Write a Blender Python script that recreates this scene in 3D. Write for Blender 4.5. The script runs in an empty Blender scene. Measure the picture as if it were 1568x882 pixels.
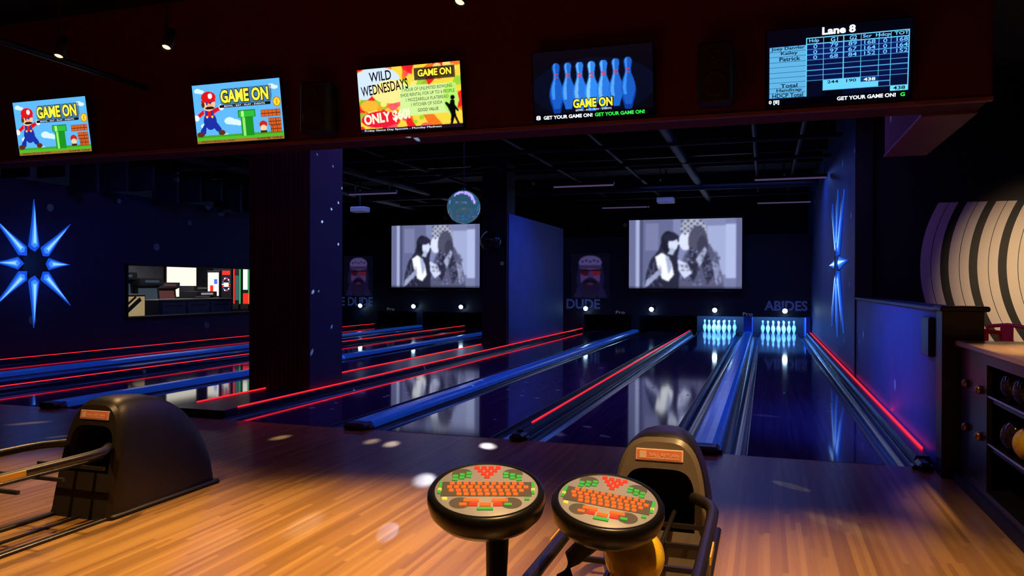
import bpy, math, random
import numpy as np
from mathutils import Vector, Matrix
random.seed(4)
S=bpy.context.scene
try:
    S.view_settings.view_transform='Standard'; S.view_settings.look='None'
except Exception: pass
COL=S.collection
H=1.446
# ------------------------------------------------------------ helpers
def srgb(c):
    return tuple((x/12.92 if x<=.04045 else ((x+.055)/1.055)**2.4) for x in c)
MC={}
def M(name,col,rough=.5,metal=0,emit=None,es=0,var=.12,scale=5,bump=0,spec=.5):
    if name in MC: return MC[name]
    m=bpy.data.materials.new(name); m.use_nodes=True
    nt=m.node_tree; b=nt.nodes['Principled BSDF']
    b.inputs['Roughness'].default_value=rough; b.inputs['Metallic'].default_value=metal
    b.inputs['Specular IOR Level'].default_value=spec
    tc=nt.nodes.new('ShaderNodeTexCoord'); n=nt.nodes.new('ShaderNodeTexNoise')
    n.inputs['Scale'].default_value=scale; n.inputs['Detail'].default_value=3
    nt.links.new(tc.outputs['Object'],n.inputs['Vector'])
    r=nt.nodes.new('ShaderNodeValToRGB')
    r.color_ramp.elements[0].position=.3; r.color_ramp.elements[1].position=.7
    r.color_ramp.elements[0].color=(*[c*(1-var) for c in col],1)
    r.color_ramp.elements[1].color=(*[min(1,c*(1+var)) for c in col],1)
    nt.links.new(n.outputs['Fac'],r.inputs['Fac']); nt.links.new(r.outputs['Color'],b.inputs['Base Color'])
    if bump:
        bp=nt.nodes.new('ShaderNodeBump'); bp.inputs['Strength'].default_value=bump
        n2=nt.nodes.new('ShaderNodeTexNoise'); n2.inputs['Scale'].default_value=scale*12
        nt.links.new(tc.outputs['Object'],n2.inputs['Vector'])
        nt.links.new(n2.outputs['Fac'],bp.inputs['Height']); nt.links.new(bp.outputs['Normal'],b.inputs['Normal'])
    if emit:
        b.inputs['Emission Color'].default_value=(*emit,1); b.inputs['Emission Strength'].default_value=es
    MC[name]=m; return m

def add(name,me,parent=None,loc=None):
    o=bpy.data.objects.new(name,me); COL.objects.link(o)
    if parent: o.parent=parent
    if loc is not None: o.location=loc
    return o
def empty(name,loc=(0,0,0),rot=(0,0,0)):
    e=bpy.data.objects.new(name,None); COL.objects.link(e); e.location=loc; e.rotation_euler=rot
    e.empty_display_size=.1
    return e

class B:
    def __init__(s): s.v=[];s.f=[];s.m=[];s.sm=[];s.T=None
    def _add(s,vs,fs,m,smooth=False):
        o=len(s.v)
        for p in vs:
            p=Vector(p)
            if s.T is not None: p=s.T@p
            s.v.append(tuple(p))
        for f in fs:
            s.f.append([i+o for i in f]); s.m.append(m); s.sm.append(smooth)
    def box(s,x0,x1,y0,y1,z0,z1,m=0,bev=0):
        if bev:
            b=min(bev,(x1-x0)/2.01,(y1-y0)/2.01,(z1-z0)/2.01)
            vs=[];fs=[]
            xs=(x0,x1);ys=(y0,y1);zs=(z0,z1);idx={}
            for i in (0,1):
                for j in (0,1):
                    for k in (0,1):
                        sx=b if i==0 else -b; sy=b if j==0 else -b; sz=b if k==0 else -b
                        for a,p in enumerate([(xs[i],ys[j]+sy,zs[k]+sz),(xs[i]+sx,ys[j],zs[k]+sz),(xs[i]+sx,ys[j]+sy,zs[k])]):
                            idx[(i,j,k,a)]=len(vs); vs.append(p)
            I=lambda i,j,k,a: idx[(i,j,k,a)]
            for i in (0,1):
                fs.append([I(i,0,0,0),I(i,1,0,0),I(i,1,1,0),I(i,0,1,0)])
                fs.append([I(0,i,0,1),I(1,i,0,1),I(1,i,1,1),I(0,i,1,1)])
                fs.append([I(0,0,i,2),I(1,0,i,2),I(1,1,i,2),I(0,1,i,2)])
            for i in (0,1):
                for j in (0,1):
                    fs.append([I(i,j,0,0),I(i,j,1,0),I(i,j,1,1),I(i,j,0,1)])
                    fs.append([I(i,0,j,0),I(i,1,j,0),I(i,1,j,2),I(i,0,j,2)])
                    fs.append([I(0,i,j,1),I(1,i,j,1),I(1,i,j,2),I(0,i,j,2)])
                    for k in (0,1): fs.append([I(i,j,k,0),I(i,j,k,1),I(i,j,k,2)])
            s._add(vs,fs,m); return
        vs=[(x0,y0,z0),(x1,y0,z0),(x1,y1,z0),(x0,y1,z0),(x0,y0,z1),(x1,y0,z1),(x1,y1,z1),(x0,y1,z1)]
        fs=[(0,3,2,1),(4,5,6,7),(0,1,5,4),(1,2,6,5),(2,3,7,6),(3,0,4,7)]
        s._add(vs,fs,m)
    def prismY(s,prof,y0,y1,m=0,closed=True,smooth=False):
        n=len(prof); vs=[(p[0],y0,p[1]) for p in prof]+[(p[0],y1,p[1]) for p in prof]
        fs=[]
        for i in range(n if closed else n-1):
            j=(i+1)%n; fs.append((i,j,n+j,n+i))
        s._add(vs,fs,m,smooth)
        if closed:
            s._add([(p[0],y0,p[1]) for p in prof],[list(range(n))],m)
            s._add([(p[0],y1,p[1]) for p in prof],[list(range(n))[::-1]],m)
    def tube(s,pts,r,m=0,n=10,cap=True):
        pts=[Vector(p) for p in pts]; rs=r if isinstance(r,(list,tuple)) else [r]*len(pts)
        vs=[];fs=[]
        up=Vector((0,0,1))
        for i,p in enumerate(pts):
            d=(pts[min(i+1,len(pts)-1)]-pts[max(i-1,0)]).normalized()
            a=up if abs(d.dot(up))<.95 else Vector((1,0,0))
            u=d.cross(a).normalized(); w=u.cross(d).normalized()
            for k in range(n):
                t=2*math.pi*k/n; vs.append(p+(u*math.cos(t)+w*math.sin(t))*rs[i])
        for i in range(len(pts)-1):
            for k in range(n):
                k2=(k+1)%n; fs.append((i*n+k,i*n+k2,(i+1)*n+k2,(i+1)*n+k))
        s._add(vs,fs,m,True)
        if cap:
            s._add(vs[:n],[list(range(n))],m); s._add(vs[-n:],[list(range(n))[::-1]],m)
    def lathe(s,prof,c=(0,0,0),m=0,n=24,mats=None):
        vs=[];
        for (r,z) in prof:
            for k in range(n):
                t=2*math.pi*k/n; vs.append((c[0]+r*math.cos(t),c[1]+r*math.sin(t),c[2]+z))
        for i in range(len(prof)-1):
            fs=[]
            for k in range(n):
                k2=(k+1)%n; fs.append((i*n+k,i*n+k2,(i+1)*n+k2,(i+1)*n+k))
            o=len(s.v)
            if i==0:
                s._add(vs,fs,mats[i] if mats else m,True); base=o
            else:
                for f in fs:
                    s.f.append([q+base for q in f]); s.m.append(mats[i] if mats else m); s.sm.append(True)
    def sphere(s,c,r,m=0,n=24,k=14,flat=False):
        prof=[(max(1e-5,r*math.sin(math.pi*i/k)),-r*math.cos(math.pi*i/k)) for i in range(k+1)]
        a=len(s.f); s.lathe(prof,c,m,n)
        if flat:
            for i in range(a,len(s.f)): s.sm[i]=False
    def poly(s,pts,m=0): s._add(pts,[list(range(len(pts)))],m)
    def obj(s,name,mats,parent=None,loc=None):
        me=bpy.data.meshes.new(name); me.from_pydata(s.v,[],s.f)
        for m in mats: me.materials.append(m)
        me.polygons.foreach_set('material_index',s.m); me.polygons.foreach_set('use_smooth',s.sm)
        me.update(); return add(name,me,parent,loc)

# ------------------------------------------------------------ canvas raster on real flat grids
class CV:
    def __init__(s,w,h,bg,asp):
        s.w,s.h=w,h; s.a=np.zeros((h,w,3)); s.a[:]=bg
        s.U,s.V=np.meshgrid(np.linspace(0,1,w),np.linspace(0,1,h)); s.asp=asp
    def put(s,mask,c,al=1):
        s.a[mask]=s.a[mask]*(1-al)+np.array(c)*al
    def rect(s,u0,v0,u1,v1,c,al=1): s.put((s.U>=u0)&(s.U<=u1)&(s.V>=v0)&(s.V<=v1),c,al)
    def ell(s,u,v,ru,rv,c,al=1,rot=0):
        x=(s.U-u)*s.asp; y=s.V-v; ru=ru*s.asp
        ca,sa=math.cos(rot),math.sin(rot); X=x*ca+y*sa; Y=-x*sa+y*ca
        s.put((X/ru)**2+(Y/rv)**2<=1,c,al)
    def poly(s,pts,c,al=1):
        ins=np.zeros(s.U.shape,bool); n=len(pts)
        for i in range(n):
            x0,y0=pts[i]; x1,y1=pts[(i+1)%n]
            if y0==y1: continue
            cond=((y0>s.V)!=(y1>s.V))&(s.U<(x1-x0)*(s.V-y0)/(y1-y0)+x0)
            ins^=cond
        s.put(ins,c,al)
    def blur(s,k):
        for _ in range(k):
            p=np.pad(s.a,((1,1),(1,1),(0,0)),mode='edge')
            s.a=(p[1:-1,1:-1]*2+p[:-2,1:-1]+p[2:,1:-1]+p[1:-1,:-2]+p[1:-1,2:])/6
def vcmat(name,es,base=.0,rough=.25):
    if name in MC: return MC[name]
    m=bpy.data.materials.new(name); m.use_nodes=True; nt=m.node_tree; b=nt.nodes['Principled BSDF']
    a=nt.nodes.new('ShaderNodeVertexColor'); a.layer_name='Col'
    b.inputs['Roughness'].default_value=rough
    if base: nt.links.new(a.outputs['Color'],b.inputs['Base Color'])
    else: b.inputs['Base Color'].default_value=(.005,.005,.008,1)
    if es:
        nt.links.new(a.outputs['Color'],b.inputs['Emission Color']); b.inputs['Emission Strength'].default_value=es
    MC[name]=m; return m
def screen(name,cv,w,h,mat,parent,y=0,x0=None,z0=0):
    if x0 is None: x0=-w/2
    W,Hh=cv.w,cv.h
    vs=[(x0+w*i/(W-1),y,z0+h*j/(Hh-1)) for j in range(Hh) for i in range(W)]
    fs=[(j*W+i,j*W+i+1,(j+1)*W+i+1,(j+1)*W+i) for j in range(Hh-1) for i in range(W-1)]
    me=bpy.data.meshes.new(name); me.from_pydata(vs,[],fs)
    ca=me.color_attributes.new('Col','FLOAT_COLOR','POINT')
    A=np.clip(cv.a,0,1); L=np.where(A<=.04045,A/12.92,((A+.055)/1.055)**2.4)
    out=np.ones((Hh*W,4)); out[:,:3]=L.reshape(-1,3)
    ca.data.foreach_set('color',out.ravel())
    me.materials.append(mat); me.update()
    return add(name,me,parent)
def em(name,c,es=1.0):
    c=srgb(c); return M(name,tuple(x*.1 for x in c),.5,emit=c,es=es)
def textfit(name,s,box,mat,parent,y,rot=0,bold=0,shear=0):
    cu=bpy.data.curves.new(name,'FONT'); cu.body=s; cu.size=1; cu.offset=bold; cu.shear=shear; cu.resolution_u=3
    cu.align_x='LEFT'; cu.space_line=.95
    o=bpy.data.objects.new(name,cu); COL.objects.link(o)
    dg=bpy.context.evaluated_depsgraph_get(); me=bpy.data.meshes.new_from_object(o.evaluated_get(dg))
    bpy.data.objects.remove(o); 
    n=len(me.vertices); co=np.zeros(n*3); me.vertices.foreach_get('co',co); co=co.reshape(-1,3)
    mn=co.min(0); mx=co.max(0); x0,z0,x1,z1=box
    X=(co[:,0]-mn[0])/(mx[0]-mn[0])-.5; Z=(co[:,1]-mn[1])/(mx[1]-mn[1])-.5
    X=X*(x1-x0); Z=Z*(z1-z0); c,sn=math.cos(rot),math.sin(rot)
    out=np.stack([(x0+x1)/2+X*c-Z*sn,np.full(n,y),(z0+z1)/2+X*sn+Z*c],1)
    me.vertices.foreach_set('co',out.ravel()); me.materials.clear(); me.materials.append(mat); me.update()
    me.name=name
    return add(name,me,parent)

# ------------------------------------------------------------ materials
def wood(name,c1,c2,c3,rough,strip=.028,streak=.35,spec=.5,coat=0):
    m=bpy.data.materials.new(name); m.use_nodes=True; nt=m.node_tree; L=nt.links.new; N=nt.nodes.new
    b=nt.nodes['Principled BSDF']; b.inputs['Roughness'].default_value=rough; b.inputs['Specular IOR Level'].default_value=spec
    b.inputs['Coat Weight'].default_value=coat; b.inputs['Coat Roughness'].default_value=.08
    tc=N('ShaderNodeTexCoord'); sp=N('ShaderNodeSeparateXYZ'); L(tc.outputs['Object'],sp.inputs[0])
    def math_(op,a,bv=None):
        q=N('ShaderNodeMath'); q.operation=op
        if hasattr(a,'links'): L(a,q.inputs[0])
        else: q.inputs[0].default_value=a
        if bv is not None:
            if hasattr(bv,'links'): L(bv,q.inputs[1])
            else: q.inputs[1].default_value=bv
        return q.outputs[0]
    xi=math_('FLOOR',math_('DIVIDE',sp.outputs[0],strip))
    wn=N('ShaderNodeTexWhiteNoise'); wn.noise_dimensions='1D'; L(xi,wn.inputs['W'])
    yo=math_('MULTIPLY',wn.outputs['Value'],3.0)
    yi=math_('FLOOR',math_('DIVIDE',math_('ADD',sp.outputs[1],yo),1.3))
    w2=N('ShaderNodeTexWhiteNoise'); w2.noise_dimensions='2D'
    cb=N('ShaderNodeCombineXYZ'); L(xi,cb.inputs[0]); L(yi,cb.inputs[1]); L(cb.outputs[0],w2.inputs['Vector'])
    mp=N('ShaderNodeMapping'); mp.inputs['Scale'].default_value=(60,1.5,1); L(tc.outputs['Object'],mp.inputs[0])
    ns=N('ShaderNodeTexNoise'); ns.inputs['Scale'].default_value=1; ns.inputs['Detail'].default_value=4; L(mp.outputs[0],ns.inputs['Vector'])
    mx=math_('ADD',math_('MULTIPLY',w2.outputs['Value'],1-streak),math_('MULTIPLY',ns.outputs['Fac'],streak))
    r=N('ShaderNodeValToRGB'); e=r.color_ramp.elements; e[0].position=.1; e[0].color=(*c1,1); e[1].position=.9; e[1].color=(*c3,1)
    q=e.new(.5); q.color=(*c2,1); L(mx,r.inputs['Fac']); L(r.outputs['Color'],b.inputs['Base Color'])
    return m
mApp=wood('approach_wood',(.26,.135,.040),(.36,.20,.062),(.50,.30,.10),.28,.03)
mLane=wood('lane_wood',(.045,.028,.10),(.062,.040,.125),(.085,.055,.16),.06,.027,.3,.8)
mCounterTop=wood('counter_wood',(.5,.3,.15),(.55,.34,.18),(.6,.38,.2),.3,.08)
mBlack=M('black_paint',(.005,.005,.006),.6)
mBlackG=M('black_gloss',(.008,.008,.010),.22)
mCeil=M('black_ceiling',(.006,.006,.009),.8)
mSteel=M('dark_steel_duct',(.007,.007,.011),.5,.2)
mNavy=M('navy_wall',(.018,.022,.060),.75,bump=.05)
mBlueWall=M('blue_wall',(.06,.11,.32),.5,bump=.05)
mRed=M('dark_red_wall',(.09,.007,.009),.85)
mRedTrim=M('soffit_trim',(.22,.07,.08),.6)
mPill=M('dark_red_pillar',(.035,.007,.008),.7)
mCarpet=M('dark_carpet',(.02,.016,.02),.95,scale=40,var=.5)
mGutter=M('gutter_metal',(.12,.14,.20),.2,.75)
mCap=M('blue_cap_plastic_glow',(.03,.13,.65),.22,emit=(.006,.055,.38),es=.38)  # emission stands in for the caps fluorescing under blacklight
mCapD=M('dark_cap_plastic',(.02,.024,.045),.28)
mSilver=M('silver_metal',(.5,.5,.55),.25,.9)
mLED=M('red_led',(.5,.01,.01),.5,emit=(1,.014,.02),es=1.9)
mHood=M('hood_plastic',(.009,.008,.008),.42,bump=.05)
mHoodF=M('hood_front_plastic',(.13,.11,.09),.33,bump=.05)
mRub=M('black_rubber',(.008,.008,.008),.5)
mYel=M('yellow_label',(.8,.45,.05),.5)
mLab=M('orange_label',(.7,.2,.10),.5)

# ------------------------------------------------------------ room shell
def slab(name,x0,x1,y0,y1,z0,z1,m):
    b=B(); b.box(x0,x1,y0,y1,z0,z1); return b.obj(name,[m])
FOUL=6.87; MASK=24.2
slab('floor',-16,1.36,-3,FOUL,-.2,0,mApp)
slab('floor_lounge',1.36,7.5,-3,12.7,-.2,0,mCarpet)
slab('floor_lane_bed',-16,1.36,FOUL,26.6,-.3,-.12,mBlack)
slab('ceiling',-16,7.5,-3,26.6,4.5,4.7,mCeil)
slab('wall_back',-16,7.5,-3.2,-3,0,4.5,mRed)
slab('wall_far',-16,1.5,26.6,26.8,-.2,4.5,mBlack)
slab('wall_right_lounge',7.5,7.7,-3,12.9,0,4.5,mBlack)
b=B(); X0,X1=-13.4,-13.2
b.box(X0,X1,-3,13.3,0,3.4); b.box(X0,X1,18.0,19,0,3.4)
b.box(X0,X1,13.3,18.0,0,.73); b.box(X0,X1,13.3,18.0,1.86,3.4)
b.box(-15.4,-13.2,19,19.1,0,3.4)
b.obj('wall_left',[mNavy])
slab('wall_left_outer',-15.6,-15.4,19.0,26.6,-.2,4.5,mNavy)
slab('wall_right_lane',1.3,1.5,12.7,26.6,-.1,4.5,mBlueWall)
slab('wall_lounge_end',1.5,7.5,12.72,12.9,0,4.5,mBlack)
slab('trim_wall_end',1.28,1.52,12.62,12.70,0,4.5,mBlack)
b=B(); b.box(-16,1.65,6.78,7.25,2.9,4.5,0); b.box(-16,1.655,6.765,6.83,2.88,2.91,1)
b.box(1.25,1.65,7.25,9.4,2.9,4.5,0); b.box(1.24,1.66,7.25,9.4,2.88,2.9,1)
b.obj('wall_soffit',[mRed,mRedTrim])

# knee wall + end post
b=B(); b.box(1.3,1.5,6.75,12.62,0,1.25,0); b.box(1.28,1.53,6.7,12.62,1.25,1.285,1,.008)
b.box(1.27,1.55,6.55,6.75,0,1.26,1); b.box(1.25,1.58,6.5,6.79,1.26,1.30,1,.01)
b.box(1.25,1.30,6.95,7.25,.88,1.2,1,.01)
b.obj('wall_knee',[mBlueWall,M('cap_dark_blue',(.02,.025,.05),.35)])
slab('baseboard_right',1.265,1.30,7.25,24.1,.0,.05,mBlack)

# pillars
PX0,PX1,PY0,PY1=-6.50,-5.60,8.62,9.45
b=B(); b.box(PX0,PX1,PY0,PY1,-.12,4.5,0)
for i in range(13):
    x=PX0+.01+i*.0685; b.box(x,x+.05,PY0-.015,PY0,-.05,4.5,0)
b.box(PX1,PX1+.012,PY0+.02,PY1-.01,.10,4.5,1)
b.obj('pillar',[mPill,M('pillar_side_blue',(.02,.028,.08),.6)])
b=B(); b.box(-6.2,-5.6,16.8,21.8,-.12,3.1,0); b.box(-6.22,-5.62,16.7,17.3,-.12,4.5,1)
b.obj('wall_partition',[M('partition_blue',(.05,.11,.32),.55,bump=.1,scale=2),mBlack])

# ------------------------------------------------------------ lanes
lane_x=[]
def lathe_gutter(b,x0,x1,y0,y1,m):
    n=10; c=(x0+x1)/2; r=(x1-x0)/2-.008
    pr=[(x0,0.004),(x0+.008,0.004)]+[(c-r*math.cos(math.pi*i/n),-.10*math.sin(math.pi*i/n)) for i in range(n+1)]+[(x1-.008,.004),(x1,.004)]
    b.prismY(pr,y0,y1,m,closed=False,smooth=True)
def capprof(x0,x1,h):
    w=x1-x0
    return [(x0,-.1),(x0,h*.55),(x0+.02,h*.85),(x0+w*.25,h),(x0+w*.5,h*1.03),(x1-w*.25,h),(x1-.02,h*.85),(x1,h*.55),(x1,-.1)]
def foul_unit(b,x,y,w,m):
    b.box(x-w/2,x+w/2,y-.12,y+.10,0.001,.07,m,.025); b.box(x-w/2-.03,x+w/2+.03,y-.04,y+.06,0.001,.035,m,.01)
def pair(base):
    Y0,Y1=FOUL,MASK
    for k,(a) in enumerate((.29,2.05)):
        b=B(); x=base+a; b.box(x,x+1.05,Y0,25.6,-.1,0.002)
        o=b.obj('bowling_lane',[mLane]); lane_x.append(x+.525)
    for a in (.06,1.34,1.82,3.10):
        for (y0,y1) in (((Y0,PY0-.02),(PY1+.01,MASK-.02)) if (base==-9.6 and a==3.10) else ((Y0,MASK-.02),)):
            b=B(); lathe_gutter(b,base+a+.001,base+a+.229,y0,y1,0)
            b.obj('lane_gutter',[mGutter])
    b=B(); b.prismY(capprof(base+1.575,base+1.815,.075),Y0+.05,MASK-.02,0,smooth=False); foul_unit(b,base+1.695,Y0+.02,.24,1)
    b.obj('ball_return_track_cap',[mCap,M('foul_unit_grey',(.05,.045,.05),.4)])
def divider(x,w=.11,both=True):
    b=B(); b.prismY(capprof(x-w/2,x+w/2,.085),FOUL+.05,MASK-.02,0)
    b.box(x-.008,x+.008,FOUL+.45,MASK-.1,.084,.096,1); foul_unit(b,x,FOUL+.02,.12,0)
    b.obj('lane_divider_led',[mCapD,mLED])
for base in (-2.19,-5.58,-9.6,-12.99): pair(base)
divider(-2.19); divider(-9.6); divider(-12.99)
def plat(y0,y1):
    b.prismY([(-6.27,-.1),(-6.27,.07),(-6.24,.085),(-5.55,.085),(-5.52,.07),(-5.52,-.1)],y0,y1,0)
b=B(); plat(FOUL+.05,PY0-.02); plat(PY1+.01,16.69); plat(21.81,MASK-.02)
for (y0,y1) in ((PY0-.02,PY1+.01),(16.69,21.81)): b.prismY([(-5.585,-.1),(-5.585,.085),(-5.55,.085),(-5.52,.07),(-5.52,-.1)],y0,y1,0)
b.box(-5.56,-5.544,FOUL+.3,MASK-.1,.084,.096,1)
b.box(-6.24,-6.224,FOUL+.45,PY0-.02,.084,.096,1); b.box(-6.24,-6.224,PY1+.01,16.68,.084,.096,1); b.box(-6.24,-6.224,21.82,MASK-.1,.084,.096,1)
b.obj('lane_divider_platform',[mCapD,mLED])
b=B(); b.prismY([(1.145,-.1),(1.145,.05),(1.16,.085),(1.24,.085),(1.26,.085),(1.26,-.1)],FOUL+.05,MASK-.02,0)
b.box(1.243,1.262,FOUL+.35,MASK-.1,.084,.099,1); foul_unit(b,1.19,FOUL-.06,.10,0)
b.obj('lane_edge_led',[mCapD,mLED])
b=B()
for lx in lane_x:
    for i in range(7):
        x=lx+(i-3)*.135; y=FOUL+4.4-abs(i-3)*.3
        b.poly([(x-.02,y,.0035),(x+.02,y,.0035),(x,y+.16,.0035)])
b.obj('lane_arrows',[M('arrow_ink',(.01,.008,.01),.15)])

# ------------------------------------------------------------ masking + pit + pins
b=B()
b.box(-15.38,-6.2,MASK,MASK+.06,.53,3.0,0); b.box(-5.6,1.29,MASK,MASK+.06,.53,3.0,0); b.box(-6.2,-5.6,MASK,MASK+.06,-.1,3.0,0)
for base in (-2.19,-5.58,-9.6,-12.99):
    for (p,q) in ((-.06,.06),(1.575,1.815),(3.33,3.45)):
        x0,x1=base+p,min(base+q,1.29); b.box(x0,x1,MASK-.01,26.0,-.1,.55,1 if base==-2.19 else 0)
b.box(-15.38,-13.05,MASK,MASK+.06,-.1,.53,0)
b.box(-15.38,1.29,26.0,26.05,-.1,2.0,0)
b.box(-15.38,1.29,25.62,26.0,-.12,-.05,0)
b.obj('masking_unit',[M('masking_black',(.008,.010,.028),.45),M('kickback_blue_lit',(.04,.14,.55),.4)])  # blue light is put into the post colour of the pin pair
PIN=[(.001,0),(.026,0),(.029,.01),(.036,.04),(.050,.08),(.0575,.115),(.0605,.14),(.057,.17),(.046,.205),(.034,.235),(.026,.26),(.0235,.28),(.0245,.30),(.029,.325),(.0325,.345),(.031,.362),(.022,.376),(.008,.381),(.001,.381)]
mPin=M('pin_white_glow',(.8,.85,.95),.25,emit=(.09,.36,1.0),es=1.1); mPinR=M('pin_stripe_glow',(.35,.2,.6),.3,emit=(.1,.15,.6),es=.5)  # blue emission paints the pit's blacklight glow onto pins and stripes
for lx in lane_x[:2]:
    b=B()
    for r in range(4):
        for k in range(r+1):
            x=lx+(k-r/2)*.305; y=24.5+r*.264
            mats=[0]*(len(PIN)-1); mats[9]=1; mats[11]=1
            b.lathe(PIN,(x,y,.003),0,16,mats)
    b.obj('bowling_pins',[mPin,mPinR])
for x in (-13.5,-11.45,-9.7,-5.43,-3.35,-1.45,.55):
    b=B(); b.lathe([(.05,0),(.07,.05),(.07,.12),(.02,.14)],(x,MASK-.14,.66),0,14)
    b.sphere((x,MASK-.18,.72),.07,1,14,8)
    b.box(x-.03,x+.03,MASK-.12,MASK-.012,.70,.78,0)
    b.obj('lane_lamp',[mBlack,M('lamp_cool',(.5,.6,.8),.4,emit=(.45,.75,1),es=24)])
def area(name,loc,target,sx,sy,e,c):
    l=bpy.data.lights.new(name,'AREA'); l.shape='RECTANGLE'; l.size=sx; l.size_y=sy; l.energy=e; l.color=c
    o=bpy.data.objects.new(name,l); COL.objects.link(o); o.location=loc
    o.rotation_euler=(Vector(target)-Vector(loc)).to_track_quat('-Z','Y').to_euler(); return o
def spot(name,loc,target,ang,e,c,blend=.6,r=.05):
    l=bpy.data.lights.new(name,'SPOT'); l.spot_size=math.radians(ang); l.spot_blend=blend; l.energy=e; l.color=c; l.shadow_soft_size=r
    o=bpy.data.objects.new(name,l); COL.objects.link(o); o.location=loc
    o.rotation_euler=(Vector(target)-Vector(loc)).to_track_quat('-Z','Y').to_euler(); return o
for lx in lane_x[:2]:
    area('pit_light',(lx,MASK+.1,.6),(lx,24.9,.05),1.2,.08,60,(.10,.34,1))
def portrait():
    c=CV(64,80,(.03,.03,.10),.8)
    c.ell(.5,.45,.36,.42,(.09,.08,.22)); c.ell(.5,.5,.26,.36,(.30,.22,.42))
    c.ell(.5,.80,.30,.16,(.34,.30,.50)); c.rect(.2,.66,.8,.74,(.20,.16,.32))
    for i in range(5): c.ell(.3+i*.1,.82+.03*(i%2),.03,.02,(.12,.1,.25))
    c.ell(.38,.58,.13,.075,(.22,.05,.10)); c.ell(.64,.58,.13,.075,(.42,.10,.14)); c.rect(.25,.61,.77,.64,(.02,.02,.05))
    c.poly([(.47,.6),(.55,.6),(.6,.42),(.42,.42)],(.24,.17,.36))
    c.ell(.5,.22,.26,.24,(.10,.07,.18)); c.ell(.5,.36,.17,.05,(.06,.04,.12)); c.ell(.5,.32,.09,.025,(.3,.14,.26))
    c.poly([(.06,.02),(.2,.3),(.30,.12),(.3,0)],(.10,.08,.24)); c.poly([(.94,.02),(.8,.3),(.70,.12),(.7,0)],(.10,.08,.24))
    c.blur(2); return c
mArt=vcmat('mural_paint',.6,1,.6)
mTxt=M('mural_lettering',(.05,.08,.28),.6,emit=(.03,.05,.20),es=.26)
p=empty('wall_mural',(0,MASK-.006,0)); screen('portrait',portrait(),1.25,1.42,mArt,p,0,-5.95,1.05)
textfit('lettering','THE DUDE',(-7.0,.70,-5.0,1.02),mTxt,p,-.004,bold=.03)
p=empty('wall_lettering',(0,MASK-.006,0)); textfit('lettering','ABIDES',(-.03,.72,1.18,1.02),mTxt,p,-.004,bold=.03)
p=empty('wall_mural',(0,MASK-.006,0)); screen('portrait',portrait(),1.15,1.42,mArt,p,0,-14.25,1.05)
textfit('lettering','THE DUDE',(-14.9,.70,-13.1,1.02),mTxt,p,-.004,bold=.03)
p=empty('lane_sign',(0,MASK-.008,0))
for i,x in enumerate((-12.4,-4.35,-.5)): textfit('lettering_%d'%i,'Pro',(x-.14,.56,x+.14,.66),M('sign_grey',(.3,.3,.35),.5,emit=(.2,.22,.3),es=.3),p,-.003)

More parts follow.
